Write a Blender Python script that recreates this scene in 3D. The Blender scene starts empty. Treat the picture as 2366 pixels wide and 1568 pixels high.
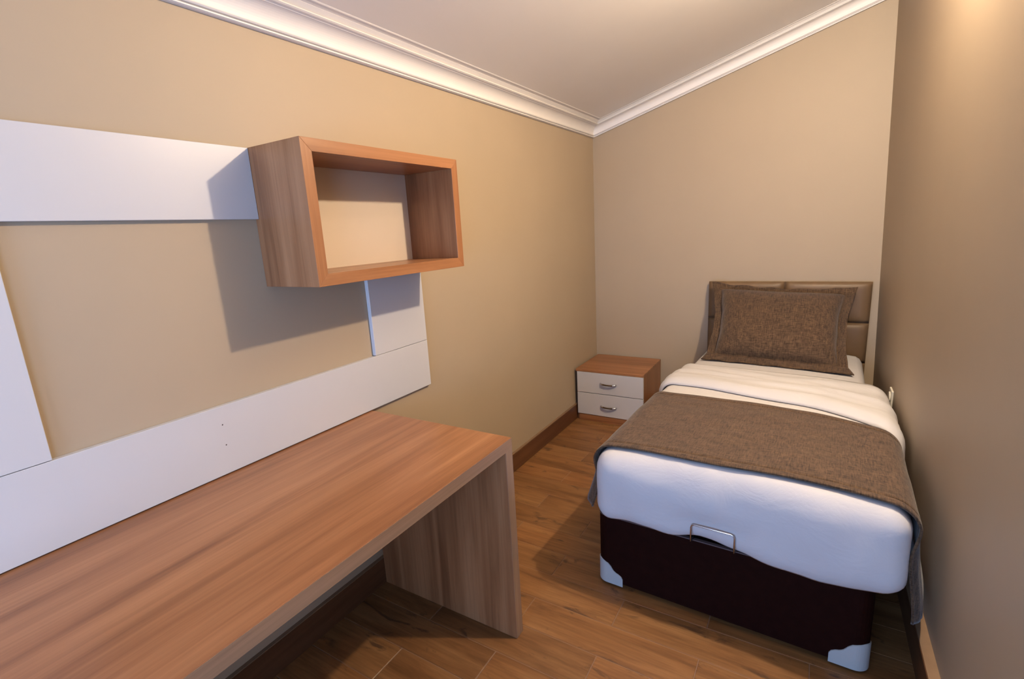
import bpy, bmesh, math, random
from mathutils import Vector, Matrix, noise

YF = -6.00                                           # inner face of the wall behind the camera
# ------------------------------------------------------------------ camera, world, lights, exposure
scene = bpy.context.scene
COL = scene.collection
random.seed(7)

cam_data = bpy.data.cameras.new('camera')
cam_data.sensor_fit = 'HORIZONTAL'
cam_data.sensor_width = 36.0
cam_data.lens = 1136.17 / 2366 * 36.0
cam_data.clip_start = 0.02
camera = bpy.data.objects.new('camera', cam_data)
COL.objects.link(camera)
ROT = ((0.8562041, -0.0637441, 0.5126902), (0.5136400, 0.2117751, -0.8314598), (-0.0555743, 0.9752374, 0.2140642))
camera.matrix_world = Matrix.Translation((1.4679, -3.6948, 1.4103)) @ Matrix(ROT).to_4x4()
scene.camera = camera

scene.view_settings.view_transform = 'Standard'
scene.view_settings.look = 'None'
scene.view_settings.gamma = 1.0
scene.view_settings.use_curve_mapping = False
scene.view_settings.exposure = 0.0

world = bpy.data.worlds.new('world')
scene.world = world
world.use_nodes = True
bg = world.node_tree.nodes['Background']
bg.inputs[0].default_value = (0.55, 0.7, 1.0, 1)
bg.inputs[1].default_value = 1.0

lamp = bpy.data.lights.new('wall_lamp_bulb', 'POINT')   # wall lamp high on the right-hand wall, just above the frame
lamp.energy = 140
lamp.color = (1.0, 0.80, 0.58)
lamp.shadow_soft_size = 0.027
lamp_ob = bpy.data.objects.new('wall_lamp_bulb', lamp)
lamp_ob.location = (1.754, -1.90, 2.345)
COL.objects.link(lamp_ob)

day = bpy.data.lights.new('window_daylight', 'AREA')
day.shape = 'RECTANGLE'
day.size, day.size_y = 1.4, 1.3
day.energy = 92
day.color = (0.37, 0.57, 1.0)
day_ob = bpy.data.objects.new('window_daylight', day)
day_ob.location = (0.95, YF + 0.06, 0.98)
day_ob.rotation_euler = (math.radians(90), 0, 0)      # faces +y, into the room
COL.objects.link(day_ob)


side = bpy.data.lights.new('side_window_daylight', 'AREA')
side.shape = 'RECTANGLE'
side.size, side.size_y = 1.2, 1.1
side.energy = 36
side.color = (0.40, 0.59, 1.0)
side_ob = bpy.data.objects.new('side_window_daylight', side)
side_ob.location = (1.80, -4.85, 1.30)
side_ob.rotation_euler = (0, math.radians(90), 0)     # faces -x, from the window in the right wall behind the camera
COL.objects.link(side_ob)


# ------------------------------------------------------------------ helpers
def new_ob(name, bm, mats, parent=None, smooth=False, loc=None):
    me = bpy.data.meshes.new(name)
    bmesh.ops.recalc_face_normals(bm, faces=bm.faces)
    bm.to_mesh(me)
    bm.free()
    if not isinstance(mats, (list, tuple)):
        mats = [mats]
    for m in mats:
        me.materials.append(m)
    if smooth:
        for p in me.polygons:
            p.use_smooth = True
    o = bpy.data.objects.new(name, me)
    COL.objects.link(o)
    if parent:
        o.parent = parent
    if loc:
        o.location = loc
    return o


def thing(name, label, cat, loc=(0, 0, 0), group=None):
    o = bpy.data.objects.new(name, None)
    o.empty_display_size = 0.1
    o.location = loc
    o['label'] = label
    o['category'] = cat
    if group:
        o['group'] = group
    COL.objects.link(o)
    return o


def tag(o, label, cat, group=None):
    o['label'] = label
    o['category'] = cat
    if group:
        o['group'] = group
    return o


def structure(name, bm, mat, parent=None, smooth=False):
    o = new_ob(name, bm, mat, parent, smooth)
    o['kind'] = 'structure'
    return o


def add_box(bm, x0, x1, y0, y1, z0, z1, bevel=0.0, seg=2):
    vs = [bm.verts.new((x, y, z)) for x in (x0, x1) for y in (y0, y1) for z in (z0, z1)]
    idx = ((0, 1, 3, 2), (4, 6, 7, 5), (0, 4, 5, 1), (2, 3, 7, 6), (0, 2, 6, 4), (1, 5, 7, 3))
    fs = [bm.faces.new([vs[i] for i in f]) for f in idx]
    bmesh.ops.recalc_face_normals(bm, faces=fs)
    if bevel > 0:
        es = list({e for f in fs for e in f.edges})
        bmesh.ops.bevel(bm, geom=es, offset=bevel, segments=seg, profile=0.5, affect='EDGES')
    return bm


def box(*a, **k):
    return add_box(bmesh.new(), *a, **k)


def prism(pts0, pts1, bevel=0.0):
    """Solid between two matching closed outlines (lists of 3D points)."""
    bm = bmesh.new()
    a = [bm.verts.new(p) for p in pts0]
    b = [bm.verts.new(p) for p in pts1]
    n = len(a)
    bm.faces.new(a)
    bm.faces.new(b[::-1])
    for i in range(n):
        bm.faces.new((a[i], b[i], b[(i + 1) % n], a[(i + 1) % n]))
    bmesh.ops.recalc_face_normals(bm, faces=bm.faces)
    if bevel > 0:
        bmesh.ops.bevel(bm, geom=list(bm.edges), offset=bevel, segments=2, profile=0.5, affect='EDGES')
    return bm


def tube(bm, pts, radius, sides=10, mat_fn=None, flat=1.0):
    """Tube along a polyline; radius may be a list; flat squashes it along its second axis."""
    pts = [Vector(p) for p in pts]
    n = len(pts)
    rad = radius if isinstance(radius, (list, tuple)) else [radius] * n
    rings = []
    t0 = (pts[1] - pts[0]).normalized()
    up = Vector((0, 0, 1)) if abs(t0.z) < 0.9 else Vector((0, 1, 0))
    nrm = (up - t0 * up.dot(t0)).normalized()
    for i, p in enumerate(pts):
        if i == 0:
            t = pts[1] - pts[0]
        elif i == n - 1:
            t = pts[-1] - pts[-2]
        else:
            t = (pts[i + 1] - pts[i]).normalized() + (pts[i] - pts[i - 1]).normalized()
        t.normalize()
        nrm = (nrm - t * nrm.dot(t)).normalized()
        bi = t.cross(nrm)
        rings.append([bm.verts.new(p + (nrm * math.cos(a) + bi * flat * math.sin(a)) * rad[i])
                      for a in (2 * math.pi * k / sides for k in range(sides))])
    for i in range(n - 1):
        for k in range(sides):
            f = bm.faces.new((rings[i][k], rings[i][(k + 1) % sides], rings[i + 1][(k + 1) % sides], rings[i + 1][k]))
            f.smooth = True
            if mat_fn:
                f.material_index = mat_fn(i / (n - 1))
    for r in (rings[0][::-1], rings[-1]):
        f = bm.faces.new(r)
        if mat_fn:
            f.material_index = mat_fn(0)
    return bm


def grid_mesh(fn, nu, nv, thickness=0.0, offs=None):
    """Sheet sampled from fn(u,v) on [0,1]^2; closed into a solid of the given thickness along its normals."""
    P = [[Vector(fn(i / nu, j / nv)) for i in range(nu + 1)] for j in range(nv + 1)]
    bm = bmesh.new()
    A = [[bm.verts.new(p) for p in row] for row in P]
    for j in range(nv):
        for i in range(nu):
            bm.faces.new((A[j][i], A[j][i + 1], A[j + 1][i + 1], A[j + 1][i]))
    if thickness:
        N = []
        for j in range(nv + 1):
            row = []
            for i in range(nu + 1):
                du = P[j][min(i + 1, nu)] - P[j][max(i - 1, 0)]
                dv = P[min(j + 1, nv)][i] - P[max(j - 1, 0)][i]
                row.append(du.cross(dv).normalized())
            N.append(row)
        B = [[bm.verts.new(P[j][i] - N[j][i] * thickness) for i in range(nu + 1)] for j in range(nv + 1)]
        for j in range(nv):
            for i in range(nu):
                bm.faces.new((B[j][i], B[j + 1][i], B[j + 1][i + 1], B[j][i + 1]))
        for i in range(nu):
            bm.faces.new((A[0][i], B[0][i], B[0][i + 1], A[0][i + 1]))
            bm.faces.new((A[nv][i], A[nv][i + 1], B[nv][i + 1], B[nv][i]))
        for j in range(nv):
            bm.faces.new((A[j][0], A[j + 1][0], B[j + 1][0], B[j][0]))
            bm.faces.new((A[j][nu], B[j][nu], B[j + 1][nu], A[j + 1][nu]))
    return bm


def sstep(a, b, x):
    t = min(1.0, max(0.0, (x - a) / (b - a)))
    return t * t * (3 - 2 * t)


def nz(x, y, z=0.0, s=1.0):
    return noise.noise(Vector((x * s, y * s, z * s)))


# ------------------------------------------------------------------ materials
def mat_base(name, rough=0.5, spec=0.5, metallic=0.0):
    m = bpy.data.materials.new(name)
    m.use_nodes = True
    nt = m.node_tree
    b = nt.nodes['Principled BSDF']
    b.inputs['Roughness'].default_value = rough
    b.inputs['Specular IOR Level'].default_value = spec
    b.inputs['Metallic'].default_value = metallic
    return m, nt, b


def coords(nt, scale=(1, 1, 1), kind='Object', rnd=False):
    tc = nt.nodes.new('ShaderNodeTexCoord')
    mp = nt.nodes.new('ShaderNodeMapping')
    mp.inputs['Scale'].default_value = scale
    nt.links.new(tc.outputs[kind], mp.inputs['Vector'])
    if rnd:
        oi = nt.nodes.new('ShaderNodeObjectInfo')
        mul = nt.nodes.new('ShaderNodeVectorMath')
        mul.operation = 'SCALE'
        mul.inputs[0].default_value = (37.0, 91.0, 53.0)
        nt.links.new(oi.outputs['Random'], mul.inputs['Scale'])
        nt.links.new(mul.outputs[0], mp.inputs['Location'])
    return mp.outputs['Vector']


def tex_noise(nt, vec, scale, detail=4, rough=0.5, dist=0.0):
    n = nt.nodes.new('ShaderNodeTexNoise')
    n.inputs['Scale'].default_value = scale
    n.inputs['Detail'].default_value = detail
    n.inputs['Roughness'].default_value = rough
    n.inputs['Distortion'].default_value = dist
    nt.links.new(vec, n.inputs['Vector'])
    return n.outputs['Fac']


def ramp(nt, fac, stops):
    r = nt.nodes.new('ShaderNodeValToRGB')
    els = r.color_ramp.elements
    while len(els) < len(stops):
        els.new(0.5)
    for e, (p, c) in zip(els, stops):
        e.position = p
        e.color = (*c, 1)
    nt.links.new(fac, r.inputs['Fac'])
    return r.outputs['Color']


def mix(nt, fac, a, b, mode='MIX'):
    m = nt.nodes.new('ShaderNodeMix')
    m.data_type = 'RGBA'
    m.blend_type = mode
    for sock, v in ((m.inputs[0], fac), (m.inputs[6], a), (m.inputs[7], b)):
        if hasattr(v, 'links') or isinstance(v, bpy.types.NodeSocket):
            nt.links.new(v, sock)
        elif isinstance(v, (int, float)):
            sock.default_value = v
        else:
            sock.default_value = (*v, 1)
    return m.outputs[2]


def bump(nt, b, height, strength=0.2, dist=0.002):
    n = nt.nodes.new('ShaderNodeBump')
    n.inputs['Strength'].default_value = strength
    n.inputs['Distance'].default_value = dist
    nt.links.new(height, n.inputs['Height'])
    nt.links.new(n.outputs['Normal'], b.inputs['Normal'])


def plain(name, col, rough=0.5, spec=0.5, metallic=0.0, var=0.06, nscale=6.0, bstr=0.0, bscale=300, bdist=0.0005):
    m, nt, b = mat_base(name, rough, spec, metallic)
    v = coords(nt)
    f = tex_noise(nt, v, nscale, 3)
    c0 = tuple(c * (1 - var) for c in col)
    c1 = tuple(min(1, c * (1 + var)) for c in col)
    nt.links.new(ramp(nt, f, [(0.3, c0), (0.7, c1)]), b.inputs['Base Color'])
    if bstr:
        bump(nt, b, tex_noise(nt, v, bscale, 3), bstr, bdist)
    return m


def laminate(name, axis, light=(0.355, 0.170, 0.078), mid=(0.275, 0.120, 0.051), dark=(0.178, 0.071, 0.029), rough=0.32, shift=0.0):
    """Walnut-look laminate with its grain along the given axis (0, 1 or 2)."""
    m, nt, b = mat_base(name, rough, 0.4)
    sc = [16.0, 16.0, 16.0]
    sc[axis] = 0.9
    v = coords(nt, sc)
    f1 = tex_noise(nt, v, 0.85, 6, 0.58, 0.8)
    base = ramp(nt, f1, [(0.30, dark), (0.48 + shift, mid), (0.68, light)])
    sc2 = [150.0, 150.0, 150.0]
    sc2[axis] = 3.0
    f2 = tex_noise(nt, coords(nt, sc2), 1.0, 4, 0.6)
    fine = ramp(nt, f2, [(0.3, (0.86, 0.84, 0.82)), (0.65, (1.05, 1.04, 1.03))])
    nt.links.new(mix(nt, 1.0, base, fine, 'MULTIPLY'), b.inputs['Base Color'])
    bump(nt, b, f2, 0.05, 0.0004)
    return m


def fabric(name, light, dark, scale=900.0, bstr=0.5):
    m, nt, b = mat_base(name, 0.9, 0.15)
    vx = coords(nt, (0.12, 1, 1))
    vy = coords(nt, (1, 0.12, 0.12))
    fx = tex_noise(nt, vx, scale * 0.45, 3, 0.7)
    fy = tex_noise(nt, vy, scale * 0.45, 3, 0.7)
    mx = nt.nodes.new('ShaderNodeMath')
    mx.operation = 'ADD'
    nt.links.new(fx, mx.inputs[0])
    nt.links.new(fy, mx.inputs[1])
    hf = nt.nodes.new('ShaderNodeMath')
    hf.operation = 'MULTIPLY'
    hf.inputs[1].default_value = 0.5
    nt.links.new(mx.outputs[0], hf.inputs[0])
    col = ramp(nt, hf.outputs[0], [(0.38, dark), (0.62, light)])
    patch = ramp(nt, tex_noise(nt, coords(nt), 14, 3), [(0.3, (0.88, 0.88, 0.9)), (0.7, (1.06, 1.05, 1.03))])
    nt.links.new(mix(nt, 1.0, col, patch, 'MULTIPLY'), b.inputs['Base Color'])
    b.inputs['Sheen Weight'].default_value = 0.15
    b.inputs['Sheen Roughness'].default_value = 0.5
    bump(nt, b, hf.outputs[0], bstr, 0.0012)
    return m


def floor_tile_material():
    m, nt, b = mat_base('wood_look_tile', 0.42, 0.4)
    v = coords(nt, (1.2, 9.0, 9.0), rnd=True)
    f1 = tex_noise(nt, v, 1.6, 6, 0.6, 0.5)
    base = ramp(nt, f1, [(0.28, (0.100, 0.042, 0.014)), (0.47, (0.188, 0.088, 0.031)), (0.70, (0.262, 0.136, 0.053))])
    v2 = coords(nt, (5, 130, 130), rnd=True)
    f2 = tex_noise(nt, v2, 1.0, 4, 0.65)
    fine = ramp(nt, f2, [(0.32, (0.80, 0.79, 0.77)), (0.62, (1.05, 1.04, 1.03))])
    c = mix(nt, 1.0, base, fine, 'MULTIPLY')
    # knots and dark mineral streaks
    vk = coords(nt, (4.2, 11, 11), rnd=True)
    fk = tex_noise(nt, vk, 1.35, 5, 0.6, 1.2)
    km = ramp(nt, fk, [(0.60, (0, 0, 0)), (0.69, (0.85, 0.85, 0.85))])
    c = mix(nt, km, c, (0.062, 0.030, 0.015))
    oi = nt.nodes.new('ShaderNodeObjectInfo')
    tint = ramp(nt, oi.outputs['Random'], [(0.0, (0.86, 0.84, 0.84)), (0.5, (1.0, 0.99, 0.97)), (1.0, (1.12, 1.04, 0.98))])
    c = mix(nt, 1.0, c, tint, 'MULTIPLY')
    nt.links.new(c, b.inputs['Base Color'])
    bump(nt, b, f2, 0.12, 0.0008)
    return m


M_WALL = plain('beige_wall_paint', (0.375, 0.298, 0.207), 0.55, 0.35, var=0.02, nscale=2.5, bstr=0.08, bscale=260)
M_CEIL = plain('ceiling_paint', (0.72, 0.69, 0.66), 0.38, 0.5, var=0.02, nscale=2.0, bstr=0.10, bscale=30, bdist=0.002)
M_CROWN = plain('white_plaster', (0.72, 0.69, 0.66), 0.5, 0.4, var=0.02)
M_SKIRT = laminate('brown_skirting', 1, (0.125, 0.055, 0.025), (0.092, 0.038, 0.017), (0.060, 0.024, 0.011), 0.4)
M_CAULK = plain('skirting_ledge', (0.20, 0.125, 0.072), 0.6, 0.3, var=0.08, nscale=20)
M_GROUT = plain('tile_grout', (0.225, 0.138, 0.092), 0.85, 0.2, var=0.1, nscale=40)
M_TILE = floor_tile_material()
M_CREAM = plain('cream_backing', (0.55, 0.465, 0.37), 0.45, 0.4, var=0.012, nscale=3)
M_WHITE = plain('white_melamine', (0.51, 0.505, 0.51), 0.35, 0.45, var=0.012, nscale=3)
M_HOLE = plain('screw_hole_dark', (0.08, 0.07, 0.07), 0.8, 0.2)
M_LAM_X = laminate('laminate_grain_across', 0)
M_LAM_Y = laminate('laminate_grain_along', 1)
M_LAM_Z = laminate('laminate_grain_upright', 2)
M_DAYLIT_EDGE = laminate('daylit_edge_grain', 1, (0.27, 0.185, 0.130), (0.235, 0.155, 0.105), (0.20, 0.125, 0.082), 0.3)  # desk laminate with the grey daylight on its front edge painted in
M_DAYLIT_EDGE_Z = laminate('daylit_edge_upright', 2, (0.27, 0.185, 0.130), (0.235, 0.155, 0.105), (0.20, 0.125, 0.082), 0.3)  # same painted daylight grey, grain upright for the leg front
M_SHEET = plain('white_cotton', (0.51, 0.50, 0.51), 0.85, 0.15, var=0.015, nscale=5, bstr=0.10, bscale=500)
_nt = M_SHEET.node_tree
_b = _nt.nodes['Principled BSDF']
bump(_nt, _b, tex_noise(_nt, coords(_nt, (1.0, 1.6, 1.3)), 9.0, 5, 0.55, 0.8), 0.35, 0.010)   # soft creases of the cloth
M_BROWN = fabric('brown_linen', (0.120, 0.074, 0.043), (0.029, 0.0185, 0.012), 520.0)
M_BASE = plain('dark_brown_leatherette', (0.0120, 0.0028, 0.0018), 0.65, 0.05, var=0.15, nscale=30, bstr=0.12, bscale=700)
M_RIM = plain('base_rim', (0.07, 0.055, 0.06), 0.35, 0.5)
M_GUARD = plain('white_plastic_guard', (0.36, 0.385, 0.39), 0.4, 0.45, var=0.02)
M_HEAD = plain('taupe_leatherette', (0.150, 0.093, 0.049), 0.45, 0.35, var=0.05, nscale=18, bstr=0.12, bscale=600)
M_CHROME = plain('polished_chrome', (0.62, 0.60, 0.60), 0.18, 0.5, 1.0, var=0.02)
M_BRONZE = plain('dark_bronze', (0.13, 0.085, 0.05), 0.3, 0.5, 0.7, var=0.05)
M_SOCKET = plain('ivory_plastic', (0.64, 0.61, 0.52), 0.35, 0.5, var=0.01)
M_FRAME = plain('window_frame_white', (0.8, 0.8, 0.8), 0.4, 0.4, var=0.01)

# ------------------------------------------------------------------ room shell


def right_x(z):
    return 1.856 - 0.030 * z


def ceil_z(x, y):
    return 2.140 + 0.280 * x + 0.011 * y


T = 0.08
bm = box(-T, 0, YF - T, T, -0.05, 2.35)
structure('wall_left', bm, M_WALL)
bm = box(-T, 2.0, 0, T, -0.05, 2.85)
structure('wall_back', bm, M_WALL)
def right_slab(bm, y0, y1, z0, z1):
    pts = [[(right_x(z) + o, y, z) for y, z in ((y0, z0), (y1, z0), (y1, z1), (y0, z1))] for o in (0.0, T)]
    a = [bm.verts.new(p) for p in pts[0]]
    b = [bm.verts.new(p) for p in pts[1]]
    bm.faces.new(a)
    bm.faces.new(b[::-1])
    for i in range(4):
        bm.faces.new((a[i], b[i], b[(i + 1) % 4], a[(i + 1) % 4]))


SY0_, SY1_, SZ0_, SZ1_ = -5.47, -4.23, 0.74, 1.86      # window opening in the right wall, behind the camera
bm = bmesh.new()
right_slab(bm, SY1_, 0.0, -0.05, 2.85)
right_slab(bm, YF - T, SY0_, -0.05, 2.85)
right_slab(bm, SY0_, SY1_, -0.05, SZ0_)
right_slab(bm, SY0_, SY1_, SZ1_, 2.85)
structure('wall_right', bm, M_WALL)

# front wall (behind the camera) with the window that lets the daylight in
bm = bmesh.new()
wx0, wx1, wz0, wz1 = 0.20, 1.70, 0.28, 1.68
add_box(bm, 0.0, wx0, YF - T, YF, -0.05, 2.85)
add_box(bm, wx1, 1.90, YF - T, YF, -0.05, 2.85)
add_box(bm, wx0, wx1, YF - T, YF, -0.05, wz0)
add_box(bm, wx0, wx1, YF - T, YF, wz1, 2.85)
structure('wall_front', bm, M_WALL)
bm = bmesh.new()
add_box(bm, wx0, wx0 + .05, YF - .07, YF - .01, wz0, wz1)
add_box(bm, wx1 - .05, wx1, YF - .07, YF - .01, wz0, wz1)
add_box(bm, wx0 + .05, wx1 - .05, YF - .07, YF - .01, wz0, wz0 + .05)
add_box(bm, wx0 + .05, wx1 - .05, YF - .07, YF - .01, wz1 - .05, wz1)
win = structure('window_1', bm, M_FRAME)
m, nt, b = mat_base('window_glass', 0.02, 0.5)
b.inputs['Transmission Weight'].default_value = 1.0
new_ob('pane', box(wx0 + .05, wx1 - .05, YF - .045, YF - .040, wz0 + .05, wz1 - .05), m, win)

bm = bmesh.new()
for y0, y1, z0, z1 in ((SY0_, SY0_ + .05, SZ0_, SZ1_), (SY1_ - .05, SY1_, SZ0_, SZ1_), (SY0_ + .05, SY1_ - .05, SZ0_, SZ0_ + .05), (SY0_ + .05, SY1_ - .05, SZ1_ - .05, SZ1_)):
    add_box(bm, 1.846, 1.885, y0, y1, z0, z1)
win2 = structure('window_2', bm, M_FRAME)
new_ob('pane', box(1.862, 1.867, SY0_ + .05, SY1_ - .05, SZ0_ + .05, SZ1_ - .05), m, win2)

# sloping ceiling
c4 = [(-T, YF - T), (2.0, YF - T), (2.0, T), (-T, T)]
bm = prism([(x, y, ceil_z(x, y)) for x, y in c4], [(x, y, ceil_z(x, y) + 0.1) for x, y in c4])
structure('ceiling', bm, M_CEIL)

# crown mouldings (profile: distance from the wall, height fraction)
PROF = [(0.0, 0.0), (0.011, 0.0), (0.0175, 0.02), (0.0175, 0.058), (0.0060, 0.078), (0.0060, 0.098), (0.0165, 0.110),
        (0.0200, 0.140), (0.0085, 0.168), (0.0100, 0.20)]
for k in range(1, 11):
    th = k / 10 * math.pi / 2 * 0.97
    PROF.append((0.010 + 0.046 * (1 - math.cos(th)), 0.20 + 0.45 * math.sin(th)))
PROF += [(0.0560, 0.672), (0.0670, 0.676), (0.0725, 0.705), (0.0700, 0.745), (0.0580, 0.762), (0.0610, 0.790), (0.0740, 0.865),
         (0.0790, 0.895), (0.0760, 0.925), (0.0860, 0.928), (0.0980, 0.938), (0.1020, 0.962), (0.1020, 1.0)]


def left_crown(d, f, y):
    b0 = 2.058 + 0.0075 * y
    t0 = ceil_z(0.10, y) + 0.004
    return (d, y, b0 + f * (t0 - b0))


def back_crown(d, f, x):
    f2 = (0.11 * f - 0.277 * d) / 0.0823
    b0 = 2.058 + 0.277 * x
    t0 = ceil_z(x, -0.10) + 0.004
    return (x, -d, b0 + f2 * (t0 - b0))


def sweep(sections):
    bm = bmesh.new()
    rings = [[bm.verts.new(p) for p in s] for s in sections]
    for a, b_ in zip(rings, rings[1:]):
        for i in range(len(a) - 1):
            f = bm.faces.new((a[i], a[i + 1], b_[i + 1], b_[i]))
        bm.faces.new((a[-1], a[0], b_[0], b_[-1]))
    bm.faces.new(rings[0])
    bm.faces.new(rings[-1][::-1])
    return bm


def with_back(sec, wallpt):
    return sec + [wallpt]


# the last point closes the profile in the wall/ceiling corner
secs = []
for y in (YF, -3.0, -1.5):
    secs.append([left_crown(d, f, y) for d, f in PROF] + [(0.0, y, left_crown(0, 1.0, y)[2])])
secs.append([left_crown(d, f, -d) for d, f in PROF] + [(0.0, 0.0, left_crown(0, 1.0, 0)[2])])
structure('trim_1', sweep(secs), M_CROWN)
secs = [[left_crown(d, f, -d) for d, f in PROF] + [(0.0, 0.0, left_crown(0, 1.0, 0)[2])]]
for x in (0.5, 1.2, 1.80):
    secs.append([back_crown(d, f, x) for d, f in PROF] + [(x, 0.0, back_crown(0, 0.9, x)[2])])
structure('trim_2', sweep(secs), M_CROWN)

# baseboards: brown face board plus a pale sealed ledge on top
def baseboard(name, bx, ledge_box):
    o = structure(name, box(*bx, bevel=0.0015, seg=1), M_SKIRT)
    new_ob('ledge', box(*ledge_box), M_CAULK, o)
    return o


baseboard('baseboard_left', (0.0, 0.0165, YF, 0.0, 0.0, 0.113), (0.0, 0.0150, YF, 0.0, 0.113, 0.1155))
baseboard('baseboard_back', (0.0165, 1.83, -0.0165, 0.0, 0.0, 0.113), (0.0165, 1.83, -0.015, 0.0, 0.113, 0.1155))
baseboard('baseboard_right', (1.822, 1.855, YF, -0.0165, 0.0, 0.113), (1.8235, 1.855, YF, -0.0165, 0.113, 0.1155))

# floor: grout bed and every plank tile its own piece
floor = structure('floor', box(-0.0, 1.86, YF, 0.0, -0.05, -0.0016), M_GROUT)
ROW, LEN, GAP = 0.1435, 0.6125, 0.0026


def tile_mesh(w, h):
    me = bpy.data.meshes.new('tile')
    e = 0.0014
    vs = [(sx * (w / 2), sy * (h / 2), -0.0058) for sx, sy in ((-1, -1), (1, -1), (1, 1), (-1, 1))]
    vs += [(sx * (w / 2), sy * (h / 2), -0.0010) for sx, sy in ((-1, -1), (1, -1), (1, 1), (-1, 1))]
    vs += [(sx * (w / 2 - e), sy * (h / 2 - e), 0.0) for sx, sy in ((-1, -1), (1, -1), (1, 1), (-1, 1))]
    fs = [(3, 2, 1, 0), (8, 9, 10, 11)]
    for b0 in (0, 4):
        for i in range(4):
            j = (i + 1) % 4
            fs.append((b0 + i, b0 + j, b0 + 4 + j, b0 + 4 + i))
    me.from_pydata(vs, [], fs)
    me.materials.append(M_TILE)
    return me


tile_cache = {}
row0 = math.floor((YF + 2.107) / ROW)
for r in range(row0, 16):
    ya = max(-2.107 + r * ROW, YF + 0.001)
    yb = min(-2.107 + (r + 1) * ROW, -0.001)
    if yb - ya < 0.015:
        continue
    off = 0.0055 if r % 2 == 0 else 0.3175 - LEN
    x = off - LEN
    while x < 1.85:
        xa, xb = max(x, 0.001), min(x + LEN, 1.852)
        if xb - xa > 0.015:
            key = (round(xb - xa - GAP, 4), round(yb - ya - GAP, 4))
            if key not in tile_cache:
                tile_cache[key] = tile_mesh(*key)
            o = bpy.data.objects.new('tile', tile_cache[key])
            o.location = ((xa + xb) / 2, (ya + yb) / 2, 0)
            o.parent = floor
            COL.objects.link(o)
        x += LEN

# ------------------------------------------------------------------ white wall panel made of four boards
TP = 0.0178
panel = thing('wall_panel', 'white four-board frame panel fixed to the beige wall above the desk', 'wall panel', (0, -2.9, 0.754))


def pboard(y0, y1, z0, z1):
    return new_ob('board', box(0.0005, TP, y0 + 2.9, y1 + 2.9, z0 - 0.754, z1 - 0.754, bevel=0.0010, seg=1), M_WHITE, panel)


pboard(-3.90, -2.768, 1.4897, 1.6946)
low = pboard(-3.90, -2.0642, 0.754, 0.9605)
pboard(-3.72, -3.3596, 0.9620, 1.4890)
pboard(-2.3705, -2.0642, 0.9620, 1.2830)
for z in (0.905, 0.842):
    bm = bmesh.new()
    bmesh.ops.create_circle(bm, cap_ends=True, segments=12, radius=0.0022,
                            matrix=Matrix.Translation((TP + 0.0003, -2.985 + 2.9, z - 0.754)) @ Matrix.Rotation(math.pi / 2, 4, 'Y'))
    new_ob('screw_hole', bm, M_HOLE, low)

# ------------------------------------------------------------------ box shelf
SX, SY0, SY1, SZ0, SZ1, ST = 0.2547, -2.0650, -2.7675, 1.2839, 1.6954, 0.036
shelf = thing('box_shelf', 'walnut-look open box shelf with cream back hung on the left wall', 'shelf', (0, SY1, SZ0))


def shelf_board(name, outline, mat):
    loc = [(0.0008, y - SY1, z - SZ0) for y, z in outline]
    far = [(SX, y - SY1, z - SZ0) for y, z in outline]
    return new_ob(name, prism(loc, far, 0.0008), mat, shelf)


oy = [(SY1, SZ0), (SY0, SZ0), (SY0, SZ1), (SY1, SZ1)]
iy = [(SY1 + ST, SZ0 + ST), (SY0 - ST, SZ0 + ST), (SY0 - ST, SZ1 - ST), (SY1 + ST, SZ1 - ST)]
shelf_board('bottom_panel', [oy[0], oy[1], iy[1], iy[0]], M_LAM_Y)
shelf_board('side_panel', [oy[1], oy[2], iy[2], iy[1]], M_LAM_Z)
shelf_board('top_panel', [oy[2], oy[3], iy[3], iy[2]], M_LAM_Y)
shelf_board('side_panel', [oy[3], oy[0], iy[0], iy[3]], M_LAM_Z)
o = new_ob('back_panel', box(0.001, 0.013, ST, SY0 - SY1 - ST, ST, SZ1 - SZ0 - ST), M_CREAM, shelf)
o['label'] = 'cream back panel'

# ------------------------------------------------------------------ desk
DX, DY1, TD, TL = 0.657, -2.4174, 0.040, 0.0416
desk = thing('desk', 'long walnut-look desk with thick top and slab leg along the left wall', 'desk', (0, DY1, 0))
D0 = -3.86
new_ob('desktop', box(0.001, DX - 0.0008, D0 - DY1, 0.0, 0.75 - TD, 0.75, bevel=0.0018), M_LAM_Y, desk)
eb = new_ob('daylit_edge', box(DX - 0.0009, DX, D0 - DY1 + 0.001, -0.001, 0.75 - TD + 0.0015, 0.7485), M_DAYLIT_EDGE, desk)  # thin strip whose grey colour stands in for daylight on the front edge
eb['label'] = 'desktop front edge with grey daylight painted into its colour'
eb = new_ob('daylit_edge', box(DX - 0.0009, DX, -TL + 0.001, -0.001, 0.0014, 0.75 - TD + 0.0012), M_DAYLIT_EDGE_Z, desk)  # leg front strip, daylight grey painted into its colour too
eb['label'] = 'desktop front edge with grey daylight painted into its colour'
for y0 in (-TL, D0 - DY1):
    new_ob('leg', box(0.0175, DX - 0.0008, y0, y0 + TL, 0.0002, 0.75 - TD - 0.0004, bevel=0.0014), M_LAM_Z, desk)

# ------------------------------------------------------------------ nightstand
NX0, NX1, NB, ND, NZ = 0.0185, 0.5245, -0.0175, -0.4723, 0.3961
ns = thing('nightstand', 'small walnut-look nightstand with two white drawers in the far corner', 'nightstand', (NX0, NB, 0))
nw, nd = NX1 - NX0, NB - ND


def nbox(name, x0, x1, y0, y1, z0, z1, mat, bev=0.001, parent=ns):
    return new_ob(name, box(x0, x1, y0, y1, z0, z1, bevel=bev, seg=1), mat, parent)


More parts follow.
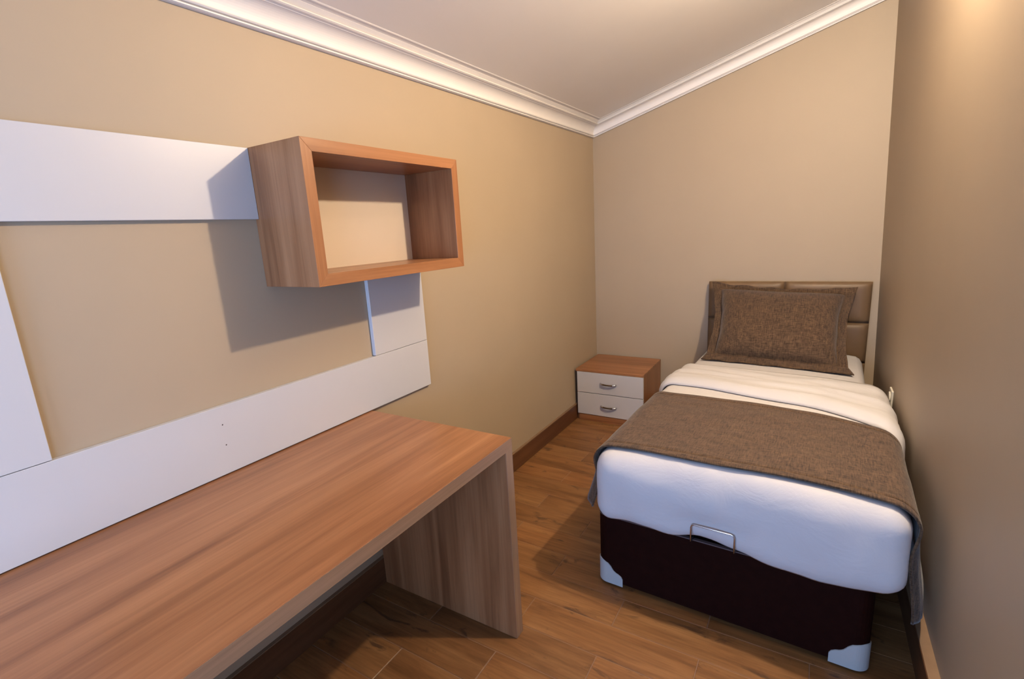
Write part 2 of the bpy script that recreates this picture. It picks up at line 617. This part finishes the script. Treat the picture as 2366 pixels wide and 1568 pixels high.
nbox('top_panel', 0, nw, -nd, 0, NZ - 0.018, NZ, M_LAM_X)
nbox('side_panel', 0.001, 0.018, -nd + 0.019, 0, 0.0, NZ - 0.0182, M_LAM_Z)
nbox('side_panel', nw - 0.018, nw - 0.001, -nd + 0.019, 0, 0.0, NZ - 0.0182, M_LAM_Z)
nbox('back_panel', 0.018, nw - 0.018, -0.006, -0.001, 0.02, NZ - 0.0182, M_LAM_Z)
nbox('plinth', 0.0185, nw - 0.0185, -nd + 0.005, -nd + 0.0185, 0.0, 0.0495, M_LAM_X)
for z0, z1, hz in ((0.2220, 0.3765, 0.3005), (0.052, 0.2175, 0.128)):
    dr = nbox('drawer', 0.010, nw - 0.002, -nd, -nd + 0.0175, z0, z1, M_WHITE, 0.0012)
    dr['label'] = 'white drawer front'
    bm = bmesh.new()
    pts, rr = [], []
    hx0, hx1 = 0.2143 - NX0 - 0.002, 0.3263 - NX0 + 0.002
    for k in range(17):
        t = k / 16
        a = math.sin(t * math.pi) ** 0.55
        pts.append((hx0 + (hx1 - hx0) * t, -nd - 0.001 - 0.020 * a, hz - 0.002 * a))
        rr.append(0.0052 + 0.0016 * abs(2 * t - 1))
    tube(bm, pts, rr, 10, lambda t: 1 if 0.16 < t < 0.80 else 0)
    h = new_ob('handle', bm, [M_CHROME, M_BRONZE], dr)
    h['label'] = 'bowed two-tone metal handle'

# ------------------------------------------------------------------ headboard
HX0, HX1, HZ, HT = 0.8606, 1.7896, 0.9938, 0.06
hb = thing('headboard', 'taupe padded headboard of stitched panels against the back wall', 'headboard', (HX0, -0.018, 0))
hw = HX1 - HX0
new_ob('back_board', box(0.0, hw, -0.020, 0.0, 0.12, HZ - 0.002, bevel=0.003), M_HEAD, hb)
for lx in (0.12, hw - 0.18):
    new_ob('leg', box(lx, lx + 0.06, -0.018, -0.002, 0.0, 0.1195, bevel=0.002), M_HEAD, hb)


def pad(x0, x1, z0, z1):
    nu, nv = 16, 12

    def fn(u, v):
        eu, ev = 2 * u - 1, 2 * v - 1
        puff = (max(0.0, 1 - abs(eu) ** 7) ** 0.5) * (max(0.0, 1 - abs(ev) ** 5) ** 0.5)
        return (x0 + (x1 - x0) * u, -0.0205 - 0.006 - 0.019 * puff, z0 + (z1 - z0) * v)
    bm = grid_mesh(fn, nu, nv)
    # close to the back
    bmesh.ops.recalc_face_normals(bm, faces=bm.faces)
    es = [e for e in bm.edges if e.is_boundary]
    r = bmesh.ops.extrude_edge_only(bm, edges=es)
    for v in [g for g in r['geom'] if isinstance(g, bmesh.types.BMVert)]:
        v.co.y = -0.0203
    return new_ob('pad', bm, M_HEAD, hb, smooth=True)


for c in range(2):
    for z0, z1 in ((0.7405, HZ), (0.487, 0.7385), (0.2335, 0.485)):
        pad(c * hw / 2 + (0.001 if c else 0), (c + 1) * hw / 2 - (0 if c else 0.001), z0, z1)

# ------------------------------------------------------------------ bed base
BX0, BX1, BYF, BYB, BZ = 0.801, 1.698, -2.0500, -0.105, 0.309
YAW = math.radians(-2.0)                             # the bed stands slightly turned in the room
YAW_M = Matrix.Translation((BX0, BYF, 0)) @ Matrix.Rotation(YAW, 4, 'Z') @ Matrix.Translation((-BX0, -BYF, 0))
bed = thing('divan_bed', 'dark brown upholstered divan bed base with white corner guards', 'bed', (BX0, BYF, 0))
bed.rotation_euler.z = YAW
bw, bl = BX1 - BX0, BYB - BYF


def round_rect(x0, x1, y0, y1, r, n=6, off=0.0):
    pts = []
    for cx, cy, a0 in ((x1 - r, y1 - r, 0), (x0 + r, y1 - r, 90), (x0 + r, y0 + r, 180), (x1 - r, y0 + r, 270)):
        for k in range(n + 1):
            a = math.radians(a0 + 90 * k / n)
            pts.append((cx + (r + off) * math.cos(a), cy + (r + off) * math.sin(a)))
    return pts


rr_ = round_rect(0, bw, 0, bl, 0.040)
bm = prism([(x, y, 0.022) for x, y in rr_], [(x, y, BZ - 0.004) for x, y in rr_])
new_ob('base_body', bm, M_BASE, bed)
rim_o, rim_i = round_rect(0, bw, 0, bl, 0.040, off=0.0012), round_rect(0.012, bw - 0.012, 0.012, bl - 0.012, 0.030)
bm = bmesh.new()
loops = [[bm.verts.new((x, y, z)) for x, y in L] for L, z in ((rim_o, BZ - 0.0039), (rim_o, BZ), (rim_i, BZ), (rim_i, BZ - 0.0039))]
n = len(rim_o)
for a, b_ in ((0, 1), (1, 2), (2, 3), (3, 0)):
    for i in range(n):
        bm.faces.new((loops[a][i], loops[a][(i + 1) % n], loops[b_][(i + 1) % n], loops[b_][i]))
new_ob('top_rim', bm, M_RIM, bed)

# white moulded guards wrapping the four lower corners
GP = [(0.0, 0.098), (0.018, 0.094), (0.034, 0.088), (0.046, 0.076), (0.054, 0.063), (0.064, 0.055), (0.076, 0.051), (0.088, 0.043), (0.095, 0.030), (0.097, 0.016)]


def guard_top(s):
    s = abs(s)
    for (a, za), (b_, zb_) in zip(GP, GP[1:]):
        if s <= b_:
            return za + (zb_ - za) * (s - a) / (b_ - a)
    return GP[-1][1]


def corner_guard(cx, cy, sx, sy):
    r = 0.040
    q = r * math.pi / 4

    def at(s, off):
        """Point on the rounded corner outline at arc length s from its middle."""
        a = math.pi / 4 + max(-q, min(q, s)) / r
        x, y = -r + (r + off) * math.cos(a), -r + (r + off) * math.sin(a)
        if s > q:
            x -= s - q
        elif s < -q:
            y -= -q - s
        return cx + sx * x, cy + sy * y
    N = 36
    S = [-0.097 + 0.194 * k / N for k in range(N + 1)]
    bm = bmesh.new()
    cols = []
    for s in S:
        zt_ = 0.010 + guard_top(max(0.0, abs(s) - 0.004))
        xo, yo = at(s, 0.0035)
        xi, yi = at(s, 0.0004)
        cols.append([bm.verts.new((xo, yo, 0.011)), bm.verts.new((xo, yo, zt_ - 0.001)), bm.verts.new((xi, yi, zt_)), bm.verts.new((xi, yi, 0.011))])
    for a, b_ in zip(cols, cols[1:]):
        for i in range(4):
            bm.faces.new((a[i], a[(i + 1) % 4], b_[(i + 1) % 4], b_[i]))
    bm.faces.new(cols[0])
    bm.faces.new(cols[-1][::-1])
    g = new_ob('corner_guard', bm, M_GUARD, bed)
    g['label'] = 'white plastic corner guard'
    return g


for cx, cy, sx, sy in ((0, 0, -1, -1), (bw, 0, 1, -1), (0, bl, -1, 1), (bw, bl, 1, 1)):
    corner_guard(cx, cy, sx, sy)

for gx in (0.07, bw - 0.07):
    for gy in (0.07, bl - 0.07):
        bm = bmesh.new()
        tube(bm, [(gx, gy, 0.0), (gx, gy, 0.0218)], [0.018, 0.022], 14)
        new_ob('glide', bm, M_RIM, bed)

# wire lift handle on the front edge
hx0, hx1 = 1.166 - BX0, 1.3065 - BX0
hy = -0.027
pts = [(hx0, 0.010, BZ + 0.0035), (hx0, hy + 0.008, BZ + 0.0035), (hx0, hy, BZ + 0.010), (hx0, hy, 0.372), (hx0 + 0.003, hy, 0.381), (hx0 + 0.011, hy, 0.384),
       (hx1 - 0.011, hy, 0.384), (hx1 - 0.003, hy, 0.381), (hx1, hy, 0.372), (hx1, hy, BZ + 0.010), (hx1, hy + 0.008, BZ + 0.0035), (hx1, 0.010, BZ + 0.0035)]
lh = new_ob('lift_handle', tube(bmesh.new(), pts, 0.0028, 10), M_CHROME, bed)
lh['label'] = 'bent chrome wire lift handle'

# ------------------------------------------------------------------ mattress and bedding
XC = 1.281                                           # centre line of the bedding
DA, DR = 0.486, 0.066                                # duvet half width and edge radius
DZ0, DZ1, DYF = 0.300, 0.575, -2.074


def rounded_box(x0, x1, y0, y1, z0, z1, r, step=0.03, drop=(), shape=None):
    """Box with rounded edges built from grids; drop lists sides left open ('head', 'bottom')."""
    bm = bmesh.new()
    sides = {'bottom': ((x0, y0, z0), (x1 - x0, 0, 0), (0, y1 - y0, 0)), 'top': ((x0, y0, z1), (x1 - x0, 0, 0), (0, y1 - y0, 0)),
             'foot': ((x0, y0, z0), (x1 - x0, 0, 0), (0, 0, z1 - z0)), 'head': ((x0, y1, z0), (x1 - x0, 0, 0), (0, 0, z1 - z0)),
             'left': ((x0, y0, z0), (0, y1 - y0, 0), (0, 0, z1 - z0)), 'right': ((x1, y0, z0), (0, y1 - y0, 0), (0, 0, z1 - z0))}
    ns_ = {0: max(2, round((x1 - x0) / step)), 1: max(2, round((y1 - y0) / step)), 2: max(2, round((z1 - z0) / step))}

    def dim(v):
        return 0 if v[0] else (1 if v[1] else 2)
    for nm, (o, du, dv) in sides.items():
        if nm in drop:
            continue
        nu, nv = ns_[dim(du)], ns_[dim(dv)]
        o, du, dv = Vector(o), Vector(du), Vector(dv)
        g = [[bm.verts.new(o + du * (i / nu) + dv * (j / nv)) for i in range(nu + 1)] for j in range(nv + 1)]
        for j in range(nv):
            for i in range(nu):
                bm.faces.new((g[j][i], g[j][i + 1], g[j + 1][i + 1], g[j + 1][i]))
    bmesh.ops.remove_doubles(bm, verts=bm.verts, dist=1e-5)
    hi = y1 if 'head' in drop else y1 - r
    for v in bm.verts:
        p = v.co
        q = Vector((min(max(p.x, x0 + r), x1 - r), min(max(p.y, y0 + r), hi), min(max(p.z, z0 + r), z1 - r)))
        d = p - q
        if d.length > 1e-9:
            # push to the rounded surface
            m_ = max(abs(d.x), abs(d.y), abs(d.z))
            v.co = q + d.normalized() * r * min(1.0, m_ / r)
        if shape:
            v.co = shape(v.co)
    return bm


# mattress in its white fitted sheet
def mattress_shape(p):
    t = sstep(0.50, 0.565, p.z)
    p = p.copy()
    p.z += 0.012 * t * (1 - ((p.x - 1.258) / 0.45) ** 2)
    p.z += t * 0.004 * nz(p.x * 2.0, p.y * 9, 3.1)
    return p


bm = rounded_box(0.815, 1.700, -2.035, -0.100, BZ + 0.0008, 0.560, 0.055, 0.035, shape=mattress_shape)
o = new_ob('mattress', bm, M_SHEET, smooth=True)
o.matrix_world = YAW_M
tag(o, 'white sheeted single mattress lying on the dark bed base', 'mattress')


def top_z(x, y):
    """Height of the duvet's upper side."""
    e = (x - XC) / DA
    z = DZ1 + 0.022 * (1 - e * e)
    z += 0.004 * nz(x * 2.2, y * 6.0, 0.7) + 0.002 * nz(x * 5, y * 17, 4.2)
    d = (DYF + DR) - y
    if d > 0:
        d = min(d, DR * 0.98)
        z -= DR - math.sqrt(DR * DR - d * d)
    return z


def duvet_shape(p):
    p = p.copy()
    t = sstep(DZ1 - DR, DZ1, p.z)
    e = (p.x - XC) / DA
    p.z += t * (0.022 * (1 - e * e) + 0.004 * nz(p.x * 2.2, p.y * 6.0, 0.7) + 0.002 * nz(p.x * 5, p.y * 17, 4.2))
    # the lower hem sags on the right and is uneven
    low_ = 1 - sstep(DZ0, DZ0 + 0.16, p.z)
    p.z += low_ * (0.004 - 0.016 * (1 - sstep(1.10, 1.20, p.x)) - 0.006 * sstep(1.2, 1.3, p.x) - 0.030 * sstep(1.22, 1.52, p.x) + 0.022 * sstep(1.58, 1.76, p.x) + 0.013 * nz(p.x * 9, p.y * 3, 2.0) + 0.012 * (1 - sstep(0.79, 0.88, p.x)))
    # soft bulges of the foot face and sides
    if p.y < DYF + 0.05:
        h = (p.z - DZ0) / (DZ1 - DZ0)
        p.y += -0.012 * math.sin(math.pi * min(1, max(0, h))) + 0.008 * nz(p.x * 6, p.z * 9, 1.3) + 0.005 * nz(p.x * 15, p.z * 8, 5.3)
        p.y += 0.016 * math.exp(-((p.x - 1.235) / 0.13) ** 4) * (1 - sstep(0.37, 0.47, p.z))   # pressed in behind the handle
    side = sstep(0.40, 0.47, abs(p.x - XC))
    p.x += side * (0.006 * nz(p.y * 6, p.z * 9, 8.8)) * (1 if p.x > XC else -1)
    return p


bm = rounded_box(XC - DA, XC + DA, DYF, -0.80, DZ0, DZ1, DR, 0.018, drop=('head', 'bottom'), shape=duvet_shape)
duvet = new_ob('duvet', bm, M_SHEET, smooth=True)
duvet.matrix_world = YAW_M
tag(duvet, 'white duvet tucked over the mattress with its top edge turned down', 'duvet')
md = duvet.modifiers.new('thickness', 'SOLIDIFY')
md.thickness = 0.008
md.offset = -1


def drape(s, y, off, flare_l=0.0, flare_r=0.0):
    """Point at arc length s from the centre line across the bedding, lifted by off from the duvet."""
    b_ = DA - DR
    sg = 1 if s >= 0 else -1
    a = abs(s)
    ztop = top_z(XC + sg * min(a, b_), y)
    if a <= b_:
        return Vector((XC + s, y, ztop + off))
    a -= b_
    arc = DR * math.pi / 2
    if a <= arc:
        th = a / DR
        return Vector((XC + sg * (b_ + (DR + off) * math.sin(th)), y, ztop - DR + (DR + off) * math.cos(th)))
    a -= arc
    fl = flare_l if sg < 0 else flare_r
    return Vector((XC + sg * (DA + off + fl * sstep(0, 0.30, a)), y, ztop - DR - a))


# turned-down band of the duvet
def band(u, v):
    s = -0.600 + 1.215 * u
    t = (s + 0.6) / 1.215
    ya = -0.72 - 0.20 * t - 0.03 * math.sin(5 * t)
    yb = -1.150 - 0.22 * t - 0.13 * sstep(0.62, 1.0, t) + 0.012 * math.sin(9 * t)
    y = ya + (yb - ya) * v
    off = 0.0075 + 0.018 * sstep(0.1, 0.75, v)
    off -= 0.0235 * max(0.0, (v - 0.86) / 0.14) ** 2.2          # the hem rolls under
    amp = sstep(0, 0.15, v) * (1 - sstep(0.7, 0.95, v))
    off += amp * (0.0060 * math.sin(v * 17 + 4.0 * nz(t * 2.5, v * 2)) + 0.006 * nz(t * 4, v * 10, 6.0))
    return drape(s, y, max(off, 0.001), 0.012, 0.012)


bm = grid_mesh(band, 80, 36, 0.006)
o = new_ob('turned_down_edge', bm, M_SHEET, duvet, smooth=True)

# brown bed runner
def runner(u, v):
    s = -0.705 + 1.520 * u
    t = (s + 0.55) / 1.10
    ya = -1.290 - 0.185 * t - 0.02 * math.sin(6 * t + 0.5) * (1 if 0 < t < 1 else 0.4)
    yb = -2.028 + 0.006 * math.sin(11 * t)
    y = ya + (yb - ya) * v
    off = 0.0095 + 0.0022 * nz(s * 5, y * 7, 9.0)
    # raised hem seams along both long edges
    for c in (0.050, 0.950):
        off -= 0.0048 * math.exp(-((v - c) / 0.009) ** 2)
    p = drape(s, y, off, 0.058 + 0.012 * math.sin(9 * y), 0.030 + 0.016 * sstep(-2.02, -1.86, y))
    # the hanging ends curl in at the near edge
    hang = sstep(0.50, 0.62, abs(s))
    p.x -= (1 if s > 0 else -1) * (0.024 if s > 0 else 0.040) * hang * sstep(0.945, 1.0, v)
    p.y -= 0.012 * hang * sstep(0.93, 0.985, v)
    return p


bm = grid_mesh(runner, 130, 130, 0.007)
o = new_ob('bed_runner', bm, M_BROWN, smooth=True)
o.matrix_world = YAW_M
tag(o, 'brown woven bed runner lying across the foot of the white duvet', 'bed runner')

# brown pillow with a flat flange, leaning on the headboard
TLc, TRc = Vector((0.893, -0.118, 0.998)), Vector((1.712, -0.118, 0.968))
BLc, BRc = Vector((0.940, -0.525, 0.602)), Vector((1.668, -0.606, 0.597))
FLc, FRc = Vector((0.915, -0.584, 0.577)), Vector((1.694, -0.666, 0.576))


def pillow_point(u, v, side):
    """u across 0..1, v from -0.16 (flange hem) to 1 (top hem); side +1 front, -1 back."""
    if v >= 0:
        p = BLc.lerp(TLc, v).lerp(BRc.lerp(TRc, v), u)
    else:
        k = -v / 0.16
        p = BLc.lerp(FLc, k).lerp(BRc.lerp(FRc, k), u)
    # slack: the hems bow inwards between the corners
    p.z -= 0.026 * max(0.0, v) ** 2 * (1 - (2 * u - 1) ** 2)
    if v > 0:
        p.x -= 0.030 * (2 * u - 1) * math.sin(math.pi * min(1, v)) * abs(2 * u - 1)
    nrm = Vector((0.05, -0.74, 0.67)).normalized()
    if v < 0:
        k = min(1, -v / 0.16)
        nrm = nrm.lerp(Vector((0, -0.1, 1)), k).normalized()
    fl_u, fl_t = 0.066, 0.900
    du = min(u - fl_u, 1 - fl_u - u) / (0.5 - fl_u)
    dv = min(v, fl_t - v) / (fl_t / 2)
    th = 0.0045
    if du > 0 and dv > 0:
        th += 0.105 * (1 - (1 - du) ** 3.2) ** 0.46 * (1 - (1 - dv) ** 3.0) ** 0.44
    else:
        # ripple of the flange
        rp = 0.010 * nz(u * 9, v * 7, 2.2) + 0.006 * math.sin(u * 31 + v * 13)
        # the flange is pinched back along the seam and fans out again towards its hem
        k = max(0.0, (fl_u - min(u, 1 - u)) / fl_u, (v - fl_t) / (1 - fl_t), -v / 0.16)
        pin = 0.022 * (1 - k) if v >= 0 else 0.0
        p = p + nrm * (rp * (1 if v > -0.02 else 0.5) - pin)
    back = 0.35 if side < 0 else 1.0
    p = p + nrm * (th * side * back)
    # drawn-in seam corners and slack
    p.x += 0.004 * nz(v * 8, u * 4, 5.5)
    return p


bm = bmesh.new()
NU, NV = 84, 72
vv = [-0.16 + 1.16 * j / NV for j in range(NV + 1)]
F = [[bm.verts.new(pillow_point(i / NU, v, 1)) for i in range(NU + 1)] for v in vv]
Bk = [[bm.verts.new(pillow_point(i / NU, v, -1)) for i in range(NU + 1)] for v in vv]
for j in range(NV):
    for i in range(NU):
        bm.faces.new((F[j][i], F[j][i + 1], F[j + 1][i + 1], F[j + 1][i]))
        bm.faces.new((Bk[j][i], Bk[j + 1][i], Bk[j + 1][i + 1], Bk[j][i + 1]))
for i in range(NU):
    bm.faces.new((F[0][i], Bk[0][i], Bk[0][i + 1], F[0][i + 1]))
    bm.faces.new((F[NV][i], F[NV][i + 1], Bk[NV][i + 1], Bk[NV][i]))
for j in range(NV):
    bm.faces.new((F[j][0], F[j + 1][0], Bk[j + 1][0], Bk[j][0]))
    bm.faces.new((F[j][NU], Bk[j][NU], Bk[j + 1][NU], F[j + 1][NU]))
o = new_ob('pillow', bm, M_BROWN, smooth=True)
tag(o, 'brown woven pillow with flat flanged border leaning on the headboard', 'pillow')

# ------------------------------------------------------------------ wall socket on the right wall
sz, sy = 0.527, -0.835
sock = thing('wall_socket', 'ivory wall socket on the right wall beside the bed', 'socket', (right_x(sz), sy, sz))
new_ob('cover_plate', box(-0.009, -0.0002, -0.041, 0.041, -0.041, 0.041, bevel=0.003), M_SOCKET, sock)
bm = bmesh.new()
tube(bm, [(-0.0088, 0, 0), (-0.0150, 0, 0)], 0.027, 24)
new_ob('outlet_insert', bm, M_SOCKET, sock)
